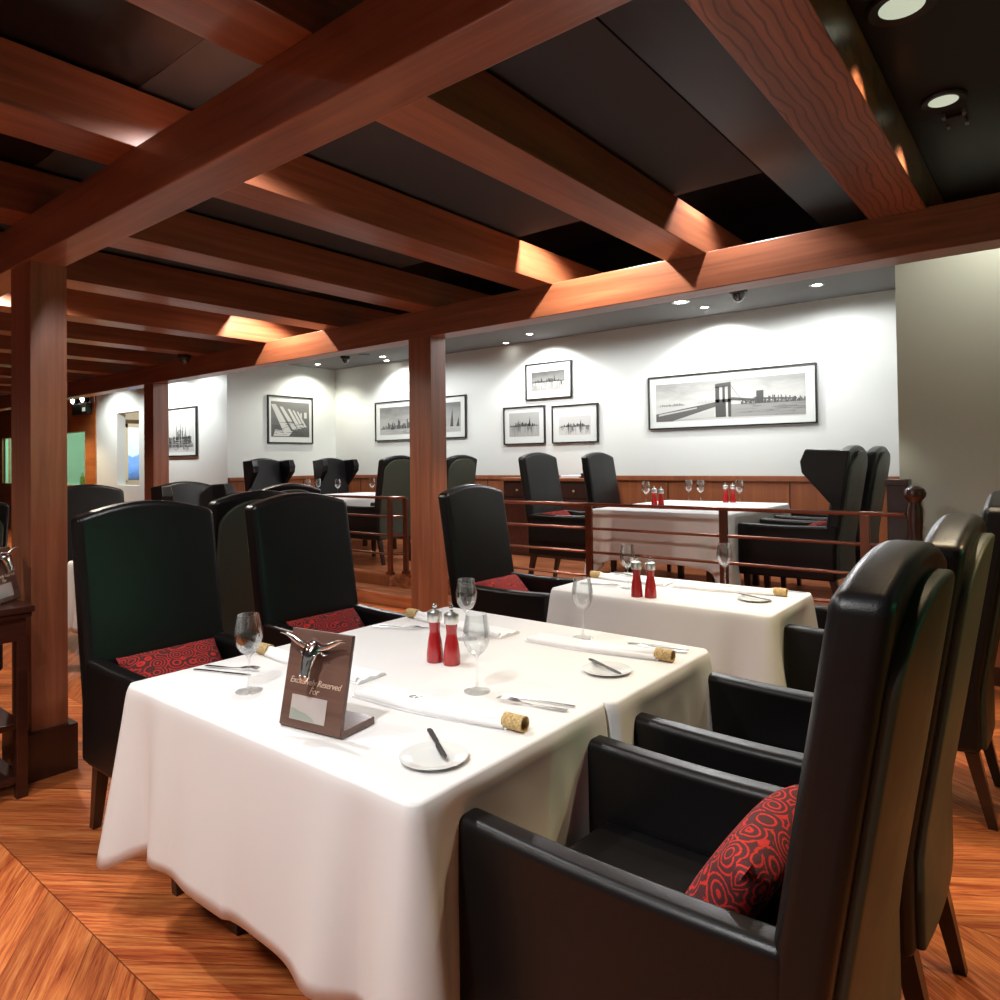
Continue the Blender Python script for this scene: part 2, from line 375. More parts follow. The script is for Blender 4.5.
# ceilings
struct('ceiling_platform', B(4.42, 7.35, -5, 9.35, PZ, PZ+.1), ceilg, smooth=False)
struct('ceiling_platform_left', B(4.42, 5.45, 9.35, 20, 2.80, 2.9), ceilg, smooth=False)
struct('ceiling_black', B(-7, 4.44, -7, 20, 2.92, 3.0), blackvoid, smooth=False)
struct('ceiling_gloss', B(-3, 4.40, -4, 1.04, CZ+.005, CZ+.05), blackgloss, smooth=False)
struct('ceiling_gloss_left', B(-5, 1.10, 1.04, 20, CZ+.01, CZ+.05), blackgloss, smooth=False)
struct('ceiling_panel', B(1.11, 3.27, 1.06, 19, CZ+.02, CZ+.05), panelg, smooth=False)
struct('ceiling_edge', B(4.40, 4.44, -4.9, 20, 2.44, 2.92), blackvoid, smooth=False)

# beams, joists, posts
def beam(name, x0, x1, y0, y1, z0, z1, m, label):
    o = finish(name, B(x0, x1, y0, y1, z0, z1, bev=.004), m, ang=20); tag(o, label, 'beam'); return o
beam('main_beam', 1.085, 1.235, -2, 19.9, 2.25, 2.44, wood_y, 'long red brown wooden beam crossing the ceiling nearest, above the left post')
beam('main_beam', 3.595, 3.755, -4.9, 19.9, 2.25, 2.448, wood_y, 'long red brown wooden beam further back, above the middle and far left posts')
wavy = wood('wavy_grain_wood_x', 0, WD, WL); t = NT(wavy)
wt = t.n('ShaderNodeTexWave', bands_direction='Y'); wt.inputs['Scale'].default_value = 11; wt.inputs['Distortion'].default_value = 9; wt.inputs['Detail'].default_value = 2; wt.inputs['Detail Scale'].default_value = .55
t.l(t.coords((.55, 1, 1)), wt.inputs['Vector'])
lk = t.b.inputs['Base Color'].links[0]; src = lk.from_socket
mxw = t.n('ShaderNodeMix', data_type='RGBA'); t.l(t.math('MULTIPLY', t.math('LESS_THAN', wt.outputs['Fac'], .13), .62), mxw.inputs[0]); t.l(src, mxw.inputs[6]); mxw.inputs[7].default_value = (.05, .014, .008, 1)
t.l(mxw.outputs[2], t.b.inputs['Base Color'])
ys = [.57, 1.58, 2.57, 3.57, 4.62, 5.68, 6.68, 7.71, 8.84, 9.9, 10.9, 11.9, 13, 14, 15, 16]
names = ['rightmost and widest looking ceiling joist with bold wavy grain', 'second ceiling joist from the right, dark sided', 'third ceiling joist from the right, with glowing orange side', 'fourth ceiling joist from the right', 'fifth ceiling joist from the right, running just right of the left post', 'sixth ceiling joist from the right, with orange light on its side', 'seventh ceiling joist, first narrow one under the orange lit joist', 'eighth ceiling joist, second narrow one behind the left post']
for i, y in enumerate(ys):
    hw = .115
    ob = finish('ceiling_joist', B(-2.6, 4.40, y-hw, y+hw, 2.44, 2.64, bev=.003), wavy if i == 0 else wood_x, ang=20)
    tag(ob, names[i] if i < 8 else 'far ceiling joist deep behind the left post', 'joist', 'ceiling joists' )
def post(x0, x1, y0, y1, z0, label):
    t = thing('wooden_post', label, 'post', ((x0+x1)/2, (y0+y1)/2, 0))
    hx, hy = (x1-x0)/2, (y1-y0)/2
    finish('shaft', B(-hx, hx, -hy, hy, z0, 2.252, bev=.003), wood_z, t)
    finish('base_plinth', B(-hx-.03, hx+.03, -hy-.03, hy+.03, 0, .205, bev=.004), dwood, t)
post(1.10, 1.245, 3.50, 3.745, 0, 'square red brown post at the left with a dark plinth, holding the near beam')
post(3.60, 3.755, 3.52, 3.745, 0, 'square wooden post in the middle of the room under the far beam')
post(3.60, 3.77, 7.74, 7.96, 0, 'slim looking wooden post furthest to the left under the far beam')

# ------------------------------------------------------------ railing on platform edge
RX = 4.83
rails_z = [.993, .803, .615, .425]
def railing(label, path, posts, name='platform_railing'):
    t = thing(name, label, 'railing')
    for z in rails_z:
        finish('rail', tube([(x, y, z) for x, y in path], .011 if z < .9 else .014, 8, squash=1), railm, t)
    for x, y in posts:
        bm = B(x-.015, x+.015, y-.028, y+.028, .22, .985, bev=.003)
        p = finish('rail_post', bm, railm, t)
        finish('foot', B(x-.03, x+.03, y-.035, y+.035, .22, .25, bev=.005), railm, p)
railing('bronze four bar railing along the platform from the middle post to the right wall', [(RX, .76), (RX, 4.45)], [(RX, .98), (RX, 1.88), (RX, 2.98), (RX, 4.40)])
railing('bronze four bar railing turning the corner beside the steps', [(4.95, 5.22), (RX, 5.32), (RX, 9.15)], [(RX, 5.32), (4.95, 5.22), (RX, 6.5), (RX, 7.8), (RX, 9.1)])
o = finish('end_post', B(4.88, 4.98, .755, .865, .22, 1.19, bev=.004), dwood); tag(o, 'short square dark wood post where the railing meets the grey wall', 'post')
finish('post_cap', B(4.87, 4.99, .745, .875, 1.17, 1.205, bev=.005), dwood, o)
pr = [(0, 0), (.05, 0), (.05, .05), (.034, .08), (.03, .2), (.034, .4), (.036, .75), (.045, .78), (.05, .80), (.046, .83), (.036, .86), (.034, .90), (.042, .97), (.042, 1.04), (.032, 1.07), (.036, 1.085), (.056, 1.11), (.06, 1.13), (.05, 1.155), (.022, 1.17), (0, 1.173)]
o = finish('newel_post', lathe(pr, 24), dwood_x, loc=(4.72, .69, 0)); tag(o, 'turned brown newel post with a rounded knob against the grey green wall', 'newel')

# ------------------------------------------------------------ pictures
def g_(v): v *= .62; return (v, v*1.02, v*.97)
prints = {}
def gm(v):
    v = round(v, 2)
    if v not in prints: prints[v] = mat('print_grey_%02d' % int(v*100), g_(v), .5)
    return prints[v]
def sky_mat(name, a, b, c=.6):
    m = mat(name, (.5, .5, .5), .5); t = NT(m)
    s_ = t.n('ShaderNodeSeparateXYZ'); t.l(t.coords(out='Generated'), s_.inputs[0])
    n = t.noise(t.coords((2, 2, 7)), 1.6, 5, .6, .6)
    t.l(t.ramp(t.math('ADD', s_.outputs[2], t.math('MULTIPLY', t.math('SUBTRACT', n, .5), .7)), [(.1, g_(a)), (.5, g_(c)), (.95, g_(b))]), t.b.inputs['Base Color'])
    return m
def picture(name, origin, rz, wd_, ht, border, label, art, group=None):
    t = thing(name, label, 'picture', origin, rz, group)
    f = .012 if ht < .7 else .016; d = .03
    bm = B(-wd_/2, wd_/2, -d, 0, 0, f*1.2); box(bm, -wd_/2, wd_/2, -d, 0, ht-f*1.2, ht)
    box(bm, -wd_/2, -wd_/2+f*1.2, -d, 0, f, ht-f); box(bm, wd_/2-f*1.2, wd_/2, -d, 0, f, ht-f)
    finish('frame', bm, framem, t, smooth=False)
    finish('mat_board', B(-wd_/2+f, wd_/2-f, -.014, -.002, f, ht-f), matte, t, smooth=False)
    bl, br, bt, bb = border
    x0, x1, z0, z1 = -wd_/2+bl, wd_/2-br, bb, ht-bt
    pr_ = art(t, x0, x1, z0, z1)
    return t
def quad(pts, yv):
    bm = bmesh.new(); bm.faces.new([bm.verts.new((x, yv, z)) for x, z in pts]); return bm
def poly(bm, pts, yv):
    prism(pts, yv, yv+.0006, bm, 'xz')
def skyline(pr_, x0, x1, base, hmax, v, seed, y=-.0165, n=40, spire=None, low=.2):
    rnd = random.Random(seed); bm = bmesh.new(); w_ = (x1-x0)/n
    for i in range(n):
        u = i/(n-1); env = low+(1-low)*math.sin(PI*u)**.8
        h = hmax*env*rnd.uniform(.25, 1)
        x = x0+i*w_; ww = w_*rnd.uniform(.6, 1.05)
        poly(bm, [(x, base), (min(x+ww, x1), base), (min(x+ww, x1), base+h), (x, base+h)], y)
        if rnd.random() < .18: poly(bm, [(x+ww*.35, base+h), (x+ww*.65, base+h), (x+ww*.5, base+h*1.5)], y)
    if spire:
        for sx, sh, sw in spire:
            X_ = x0+(x1-x0)*sx; poly(bm, [(X_-sw, base), (X_+sw, base), (X_+sw, base+sh*.6), (X_+sw*.35, base+sh*.75), (X_, base+sh), (X_-sw*.35, base+sh*.75), (X_-sw, base+sh*.6)], y)
    finish('skyline', bm, gm(v), pr_, smooth=False)
def paper(t, x0, x1, z0, z1, m):
    return finish('print', B(x0, x1, -.0155, -.013, z0, z1), m, t, smooth=False)
def streaks(pr_, x0, x1, z0, z1, v, seed, n=30, horiz=True, y=-.0164, th=.006):
    rnd = random.Random(seed); bm = bmesh.new()
    for _ in range(n):
        if horiz:
            x = rnd.uniform(x0, x1-.05); L = min(rnd.uniform(.03, .25)*(x1-x0), x1-x); z = rnd.uniform(z0, z1-th)
            poly(bm, [(x, z), (x+L, z), (x+L, z+th*rnd.uniform(.3, 1)), (x, z+th*.3)], y)
        else:
            x = rnd.uniform(x0, x1-th); L = rnd.uniform(.2, 1)*(z1-z0)
            poly(bm, [(x, z1-L), (x+th*rnd.uniform(.4, 1.2), z1-L), (x+th, z1), (x, z1)], y)
    finish('reflections', bm, gm(v), pr_, smooth=False)['kind'] = 'stuff'
def art_bridge(t, x0, x1, z0, z1):
    p = paper(t, x0, x1, z0, z1, sky_mat('bridge_sky_print', .80, .42, .78)); W_, H_ = x1-x0, z1-z0
    P = lambda u, v: (x0+u*W_, z0+v*H_)
    bm = bmesh.new(); poly(bm, [P(.52, .04), P(1, .02), P(1, .36), P(.52, .36)], -.0162); finish('river', bm, gm(.42), p, smooth=False)
    streaks(p, x0+.55*W_, x1, z0+.04*H_, z0+.34*H_, .26, 3, 40, th=.008, y=-.0168)
    skyline(p, x0+.60*W_, x1, z0+.34*H_, .20*H_, .14, 5, n=46, y=-.0172, low=.5)
    skyline(p, x0+.02*W_, x0+.22*W_, z0+.40*H_, .09*H_, .32, 8, n=16, y=-.0172)
    skyline(p, x0+.30*W_, x0+.46*W_, z0+.42*H_, .17*H_, .62, 9, n=18, y=-.0165)
    bm = bmesh.new(); poly(bm, [P(0, .0), P(.12, .0), P(.43, .32), P(.43, .44), P(.0, .20)], -.0170); finish('roadway', bm, gm(.16), p, smooth=False)
    bm = bmesh.new(); poly(bm, [P(.14, .02), P(.42, .24), P(.42, .05)], -.0173); poly(bm, [P(.02, .14), P(.30, .30), P(.30, .33), P(.02, .19)], -.0176); finish('pale_parapet', bm, gm(.72), p, smooth=False)
    bm = bmesh.new()
    for a, b in ((.43, .457), (.478, .495), (.515, .535)): poly(bm, [P(a, .05), P(b, .05), P(b, .84), P(a, .82)], -.0180)
    poly(bm, [P(.43, .80), P(.535, .82), P(.535, .93), P(.43, .90)], -.0180); poly(bm, [P(.43, .42), P(.535, .42), P(.535, .50), P(.43, .50)], -.0180); poly(bm, [P(.43, .05), P(.50, .05), P(.50, .42), P(.43, .42)], -.0179)
    finish('bridge_tower', bm, gm(.10), p, smooth=False)
    bm = bmesh.new(); poly(bm, [P(.70, .36), P(.745, .36), P(.745, .66), P(.70, .66)], -.0180)
    finish('bridge_tower', bm, gm(.10), p, smooth=False)
    bm = bmesh.new(); poly(bm, [P(.535, .46), P(.72, .40), P(.72, .45), P(.535, .54)], -.0178); poly(bm, [P(.745, .44), P(.95, .40), P(.95, .43), P(.745, .48)], -.0178)
    for k in range(12):
        u0, u1 = .535+.185*k/12, .535+.185*(k+1)/12; c = lambda u: .84-(u-.535)/.185*.3-.28*math.sin(PI*(u-.535)/.185)
        poly(bm, [P(u0, c(u0)), P(u1, c(u1)), P(u1, c(u1)+.015), P(u0, c(u0)+.015)], -.0178)
    finish('span', bm, gm(.13), p, smooth=False); return p
def art_line(v0, v1, sv, seed, wat):
    def a(t, x0, x1, z0, z1):
        p = paper(t, x0, x1, z0, z1, sky_mat('sky_print_%d' % seed, v0, v1, (v0+v1)/2)); H_ = z1-z0
        skyline(p, x0+.01, x1-.01, z0+.42*H_, .22*H_, sv, seed, spire=[(.7, .42*H_, .006), (.3, .3*H_, .007)])
        streaks(p, x0+.01, x1-.01, z0+.02*H_, z0+.42*H_, wat, seed+1, 60, False)
        return p
    return a
def art_boats(t, x0, x1, z0, z1):
    p = paper(t, x0, x1, z0, z1, sky_mat('harbour_sky_print', .62, .22, .5)); W_, H_ = x1-x0, z1-z0
    skyline(p, x0+.02, x0+.6*W_, z0+.2*H_, .35*H_, .12, 21, n=36)
    bm = bmesh.new(); rnd = random.Random(4)
    for u, h in ((.15, .5), (.42, .62), (.70, .66), (.80, .62), (.88, .8), (.95, .5)):
        x = x0+u*W_; poly(bm, [(x, z0+.18*H_), (x+.06, z0+.18*H_), (x+.045, z0+h*H_)], -.0172)
    finish('sails', bm, gm(.10), p, smooth=False)
    streaks(p, x0, x1, z0+.01, z0+.2*H_, .75, 33, 50, th=.01, y=-.0170); return p
def art_crowd(t, x0, x1, z0, z1):
    p = paper(t, x0, x1, z0, z1, mat('pale_sky_print', g_(.78), .5)); H_ = z1-z0
    skyline(p, x0+.02, x1-.02, z0+.12*H_, .55*H_, .18, 44, n=34, spire=[(.35, .78*H_, .012), (.5, .7*H_, .01), (.7, .62*H_, .014)])
    streaks(p, x0+.02, x1-.02, z0+.02*H_, z0+.4*H_, .07, 45, 60, False, y=-.017, th=.012)
    streaks(p, x0+.02, x1-.02, z0+.02*H_, z0+.35*H_, .7, 46, 40, True, y=-.0175, th=.01); return p
def art_rays(t, x0, x1, z0, z1):
    p = paper(t, x0, x1, z0, z1, sky_mat('hall_print', .12, .28, .2)); W_, H_ = x1-x0, z1-z0
    P = lambda u, v: (x0+u*W_, z0+v*H_)
    bm = bmesh.new()
    for u, e, wd_ in ((.0, .30, .12), (.22, .55, .075), (.42, .68, .06), (.55, .78, .045), (.66, .86, .04)):
        tp = .92-.28*u; bt = .16+.2*u
        poly(bm, [P(u, tp), P(u+wd_, tp), P(min(e+wd_*1.8, .99), bt), P(e, bt)], -.0168)
    poly(bm, [P(.05, .02), P(.45, .02), P(.55, .16), P(.1, .2)], -.0166)
    poly(bm, [P(.86, .55), P(.93, .55), P(.93, .72), P(.86, .72)], -.0168); poly(bm, [P(.76, .55), P(.80, .55), P(.80, .70), P(.76, .70)], -.0168)
    finish('light_shafts', bm, gm(.82), p, smooth=False)
    streaks(p, x0+.02, x1-.1, z0+.03, z0+.45*H_, .06, 51, 40, True, y=-.0172, th=.01)
    return p
def pic_x(x, ya, yb, z0, z1, label, art, border, group=None):   # wall facing -X
    return picture('framed_picture', (x, (ya+yb)/2, z0), -PI/2, abs(ya-yb), z1-z0, border, label, art, group)
pic_x(7.197, 3.627, 1.850, 1.676, 2.261, 'wide framed black and white panorama of a stone bridge tower and river', art_bridge, (.09, .105, .09, .085))
pic_x(7.197, 5.337, 4.645, 2.115, 2.572, 'small framed dark skyline photograph, topmost of the group of three', art_line(.45, .10, .04, 61, .75), (.09, .10, .11, .11))
pic_x(7.197, 5.705, 5.047, 1.560, 2.043, 'small framed grey skyline photograph, lower left of the group of three', art_line(.55, .62, .03, 71, .42), (.09, .09, .08, .10))
pic_x(7.197, 4.941, 4.284, 1.558, 2.022, 'small framed very pale skyline photograph, lower right of the group of three', art_line(.84, .86, .10, 81, .5), (.10, .10, .14, .10))
pic_x(7.197, 8.21, 6.36, 1.676, 2.265, 'wide framed harbour panorama partly hidden by the middle post', art_boats, (.10, .10, .09, .09))
pic_x(5.307, 11.0, 10.01, 1.482, 2.226, 'framed city photograph on the white wall right of the far left post', art_crowd, (.08, .08, .10, .07))
picture('framed_picture', (6.342, 9.197, 1.658), 0, .80, .72, (.06, .065, .09, .10), 'nearly square framed photograph of slanting light shafts on the back wall', art_rays)

# ------------------------------------------------------------ chairs
def arch(x, hw): return math.cos(PI*.5*min(abs(x)/hw, 1))
def leanf(z): return -.165*max(0, z-.5)
def back_bm():
    bm = B(-.270, .270, -.298, -.212, .27, 1.20, bev=.024, seg=4)
    cuts(bm, 0, -.268, .268, 14); cuts(bm, 2, .27, 1.20, 12)
    for v in bm.verts:
        u = (v.co.z-.27)/.93; zt = 1.150+.060*arch(v.co.x, .30)
        v.co.z = .27+u*(zt-.27)
        if v.co.y > -.26: v.co.y += .012*(1-(v.co.x/.27)**2)*math.sin(PI*u)
        v.co.y += leanf(v.co.z)
    return bm
def panel_bm():
    bm = B(-.240, .240, -.010, .014, .285, 1.16, bev=.009, seg=3)
    cuts(bm, 0, -.240, .240, 20); cuts(bm, 2, .285, 1.16, 12)
    for v in bm.verts:
        u = (v.co.z-.285)/.875; zt = 1.03+.135*max(0, 1-(abs(v.co.x)/.241)**2.6)**.62
        v.co.z = .285+u*(zt-.285)
        if v.co.y < 0: v.co.y -= .012*(1-(v.co.x/.240)**2)
        v.co.y += -.304+leanf(v.co.z)
    return bm
def piping_bm(y0, hw, top, rise, z0, aw):
    pts = [(-hw, z) for z in [z0+(top-z0-.02)*i/8 for i in range(9)]]
    arc = []
    for i in range(13):
        x = -hw+.012+(2*hw-.024)*i/12; arc.append((x, top+rise*arch(x, aw)))
    P_ = pts+arc+[(-x, z) for x, z in reversed(pts)]
    return tube([(x, y0+leanf(z), z) for x, z in P_], .0042, 6)
def arm_bm(s):
    bm = B(s*.238-.033, s*.238+.033, -.26, .378, .27, .650, bev=.020, seg=4)
    cuts(bm, 1, -.26, .378, 8)
    for v in bm.verts:
        if v.co.z > .5: v.co.z -= .008*math.sin(PI*(v.co.y+.26)/.6)
    return bm
def leg_bm(x, y, dy, dx):
    bm = bmesh.new(); a, b = .024, .015
    lo = [bm.verts.new((x+dx+i*b, y+dy+j*b, 0)) for i, j in ((-1, -1), (1, -1), (1, 1), (-1, 1))]
    hi = [bm.verts.new((x+i*a, y+j*a, .29)) for i, j in ((-1, -1), (1, -1), (1, 1), (-1, 1))]
    bm.faces.new(lo); bm.faces.new(hi)
    for i in range(4): j = (i+1) % 4; bm.faces.new((lo[i], lo[j], hi[j], hi[i]))
    return bm
def wing_bm(s):
    pts = [(-.27, .64), (-.275, .80), (-.19, .91), (-.10, 1.02), (-.09, 1.10), (-.125, 1.185), (-.40, 1.17), (-.36, .90), (-.32, .64)]
    bm = bmesh.new(); lo = [bm.verts.new((s*.232, y, z)) for y, z in pts]; hi = [bm.verts.new((s*(.280+.25*max(0, y+.27)), y, z)) for y, z in pts]
    bm.faces.new(lo); bm.faces.new(hi)
    for i in range(len(pts)): j = (i+1) % len(pts); bm.faces.new((lo[i], lo[j], hi[j], hi[i]))
    bmesh.ops.recalc_face_normals(bm, faces=bm.faces[:])
    bmesh.ops.bevel(bm, geom=bm.edges[:], offset=.010, segments=3, profile=.5, affect='EDGES')
    return bm
def make_chair(name, label, wing, loc, rz, group=None):
    t = thing(name, label, 'chair', loc, rz, group)
    finish('backrest', back_bm(), leath, t, ang=60)
    finish('back_panel', panel_bm(), sheen_leath, t, ang=60)
    s_ = B(-.21, .21, -.24, .315, .27, .475, bev=.028, seg=4); cuts(s_, 0, -.21, .21, 6); cuts(s_, 1, -.24, .315, 6)
    for v in s_.verts:
        if v.co.z > .45: v.co.z += .012*(1-(v.co.x/.21)**2)
    finish('seat', s_, leath, t, ang=60)
    for s in (-1, 1):
        finish('armrest', arm_bm(s), leath, t, ang=60)
        finish('leg', leg_bm(s*.215, .325, -.005, 0), legm, t, smooth=False)
        finish('leg', leg_bm(s*.208, -.262, -.065, 0), legm, t, smooth=False)
        if wing: finish('wing', wing_bm(s), leath, t, ang=60)
    return t
G1 = 'high backed black leather armchairs'; G2 = 'winged black leather armchairs'
plain = make_chair('dining_armchair', 'black leather high back armchair nearest the camera at lower right, red cushion on its seat', False, (1.30, .58, 0), 0, G1)
def ch(x, y, z, rz, label): return dup(plain, (x, y, z), rz, label, G1)
ch(1.985, .568, 0, 0, 'black leather armchair directly behind the nearest one, backrest half hidden')
ch(3.30, .56, 0, .02, 'black leather armchair cut by the right edge of the picture at the small table')
ch(1.315, 2.53, 0, PI, 'black leather armchair beside the left post, red swirl cushion showing above the table')
ch(2.035, 2.53, 0, PI, 'black leather armchair behind the bull plaque, second from the left post')
ch(3.275, 2.50, 0, PI, 'black leather armchair right of the middle post at the small table')
ch(2.13, 3.75, 0, 0, 'dark armchair turned away from camera, seen between the two front left armchairs')
ch(2.26, 5.62, 0, PI, 'dark armchair whose top shows just right of the left post')
ch(2.98, 4.72, 0, 0, 'dark armchair with only its arched top showing over the second left armchair')
ch(.99, 4.70, 0, 0, 'dark armchair at the left picture edge behind the left post')
ch(5.45, 3.56, .22, PI, 'grey lit armchair on the platform, left end of the right table by the railing')
ch(6.35, 3.44, .22, PI, 'grey lit armchair on the platform nearer the wall below the pale small picture')
ch(6.27, 1.53, .22, 0, 'armchair on the platform right behind the winged chair')
ch(5.44, 6.20, .22, 0, 'armchair on the platform seen just left of the middle post')
ch(6.20, 5.95, .22, 0, 'armchair on the platform seen just right of the middle post')
wing = make_chair('wing_armchair', 'black winged armchair in profile at the right end of the platform table', True, (5.45, 1.535, .22), 0, G2)
def wch(x, y, z, rz, label): return dup(wing, (x, y, z), rz, label, G2)
wch(3.05, 5.62, 0, PI, 'winged armchair whose top shows below the framed city photograph')
wch(5.35, 8.02, .22, PI, 'winged armchair facing us on the platform under the slanting light picture, left one')
wch(6.45, 8.02, .22, PI, 'winged armchair facing us on the platform, right of its twin')

# cushions
def pillow_bm(w_, h_, t_):
    bm = bmesh.new(); n = 14; g = {}
    for s in (0, 1):
        for i in range(n+1):
            for j in range(n+1):
                u, v = -1+2*i/n, -1+2*j/n; e = (i in (0, n)) or (j in (0, n))
                if s and e: g[s, i, j] = g[0, i, j]; continue
                th = t_/2*((1-u**4)*(1-v**4))**.5; px = 1-.05*v*v*(1 if abs(u) < 1 else .4)
                g[s, i, j] = bm.verts.new((u*w_/2*(1-.04*(1-v*v)), (th if s else -th), v*h_/2*(1-.06*(1-u*u))))
        for i in range(n):
            for j in range(n): bm.faces.new((g[s, i, j], g[s, i+1, j], g[s, i+1, j+1], g[s, i, j+1]))
    return bm
pil = finish('red_cushion', pillow_bm(.38, .25, .11), cush, ang=80)
def place_pil(o, chair_loc, rz, label, tilt=.80, dy=-.10, dz=.560):
    x, y, z = chair_loc; c, s = math.cos(rz), math.sin(rz)
    o.location = (x-dy*s, y+dy*c, z+dz); o.rotation_euler = (tilt, 0, rz)
    tag(o, label, 'cushion', 'red cushions')
place_pil(pil, (1.31, .58, 0), 0, 'bright red swirl patterned cushion on the nearest armchair', .58, -.105, .590)
for cl, rz, lab in (((1.315, 2.53, 0), PI, 'red swirl cushion on the armchair beside the left post'),
        ((2.035, 2.53, 0), PI, 'dark red cushion on the armchair behind the bull plaque'),
        ((3.275, 2.50, 0), PI, 'dark red cushion on the armchair right of the middle post'),
        ((3.28, .57, 0), 0, 'red cushion glimpsed on the armchair at the right picture edge'),
        ((5.45, 3.56, .22), PI, 'thin glimpse of red cushion on the railing side platform armchair'),
        ((5.45, 1.56, .22), 0, 'red cushion lying on the winged armchair in profile')):
    p = pil.copy(); C.objects.link(p); place_pil(p, cl, rz, lab)

# ------------------------------------------------------------ tables and cloths
def table(x0, x1, y0, y1, z0, zt, label):
    t = thing('dining_table', label, 'table', ((x0+x1)/2, (y0+y1)/2, z0)); hx, hy = (x1-x0)/2-.012, (y1-y0)/2-.012
    finish('tabletop', B(-hx, hx, -hy, hy, zt-z0-.035, zt-z0-.006, bev=.004), dwood_x, t)
    for i in (-1, 1):
        for j in (-1, 1):
            finish('leg', B(i*(hx-.20)-.025, i*(hx-.20)+.025, j*(hy-.22)-.025, j*(hy-.22)+.025, 0, zt-z0-.035, bev=.004), legm, t)
def cloth(x0, x1, y0, y1, zt, label, L=.42, tip=.065, skip=(), seed=0, name='tablecloth', flare=.03, rip=1):
    rnd = random.Random(seed); rr = .022; pts = []
    cs = [(x1-rr, y1-rr, 0), (x0+rr, y1-rr, 90), (x0+rr, y0+rr, 180), (x1-rr, y0+rr, 270)]
    for k, (cx, cy, a0) in enumerate(cs):
        for q in range(7):
            a = math.radians(a0+15*q); pts.append((cx+rr*math.cos(a), cy+rr*math.sin(a), math.cos(a), math.sin(a), 0 if q == 3 else abs(q-3)*.006, k))
        nx, ny, _ = cs[(k+1) % 4]; a = math.radians(a0+90)
        sx, sy = cx+rr*math.cos(a), cy+rr*math.sin(a); ex, ey = nx+rr*math.cos(a), ny+rr*math.sin(a)
        ln = math.hypot(ex-sx, ey-sy); n = max(6, int(ln/.022))
        for i in range(1, n):
            u = i/n; d = min(u, 1-u)*ln+.018; pts.append((sx+(ex-sx)*u, sy+(ey-sy)*u, math.cos(a), math.sin(a), d, k if u < .5 else (k+1) % 4))
    ph = [rnd.uniform(0, 6) for _ in range(4)]
    bm = bmesh.new(); R_ = 20; rows = []
    for j in range(R_+1):
        s = (j/R_)**1.4; row = []
        for (px, py, nx, ny, d, k) in pts:
            side = (1 if nx > .7 else -1) if abs(nx) > .7 else 0
            Lx = L+tip*math.exp(-(d/.10)**2)
            if ('+x' in skip and nx > .3) or ('-x' in skip and nx < -.3): Lx = L*.97; out = 0
            else:
                cf = math.exp(-(d/.075)**2)*(.25 if (('+x' in skip and px > (x0+x1)/2) or ('-x' in skip and px < (x0+x1)/2)) else 1); val = math.exp(-((d-.135)/.045)**2); hump = math.exp(-((d-.24)/.06)**2)
                c = px if abs(ny) > .7 else py
                out = flare*s+.042*cf*s-.030*val*s+.018*hump*s*rip+rip*(.007*math.sin(c*13+ph[k])+.002*math.sin(c*31+ph[(k+1) % 4]))*s*s
            dd = Lx*s; edge = .008*(1-math.exp(-dd/.008))
            if abs(ny) > .7 and d > .05: out = min(out, .01)-.034*(1-math.exp(-max(0, dd-.03)/.09))*min(1, (d-.05)/.16)
            o_ = edge+out
            row.append(bm.verts.new((px+nx*o_, py+ny*o_, zt-dd-(.0 if j else 0)+(.004*math.sin(14*(px+py)+seed) if j == R_ else 0)-.004*(1-math.exp(-dd/.004)))))
        rows.append(row)
    n = len(pts)
    for a, b in zip(rows, rows[1:]):
        for i in range(n): bm.faces.new((a[i], a[(i+1) % n], b[(i+1) % n], b[i]))
    bm.faces.new(rows[0])
    o = finish(name, bm, clothm, ang=75); tag(o, label, 'tablecloth')
    sm = o.modifiers.new('thick', 'SOLIDIFY'); sm.thickness = .0016; sm.offset = -1
    return o
TZ = .72
table(.913, 1.603, .95, 2.13, 0, TZ, 'near half of the long dining table under white cloth')
table(1.613, 2.243, .93, 2.11, 0, TZ, 'far half of the long dining table under white cloth')
table(2.86, 3.45, .93, 1.99, 0, TZ, 'small two seat table under white cloth right of the long table')
table(1.85, 2.60, 4.12, 5.20, 0, TZ, 'table under white cloth behind the left armchairs')
table(5.06, 6.5, 1.93, 3.10, .22, .94, 'right table on the platform under white cloth')
table(5.06, 6.5, 6.62, 7.66, .22, .94, 'left table on the platform under white cloth')
cloth(.913, 1.606, .95, 2.13, TZ, 'white tablecloth hanging over the near end of the long table', skip=('+x',), seed=1)
cloth(1.610, 2.243, .93, 2.11, TZ, 'white tablecloth over the far half of the long table', skip=('-x',), seed=2)
cloth(2.86, 3.45, .93, 1.99, TZ, 'white tablecloth on the small two seat table', seed=3)
cloth(1.85, 2.60, 4.12, 5.20, TZ, 'white tablecloth glimpsed between the left post and the first left armchair', seed=4)
cloth(5.06, 6.5, 1.93, 3.10, .94, 'white tablecloth behind the railing on the right platform table', seed=5, L=.40, tip=.2)
cloth(5.06, 6.5, 6.62, 7.66, .94, 'white tablecloth on the left platform table', seed=6, L=.2, tip=.1)

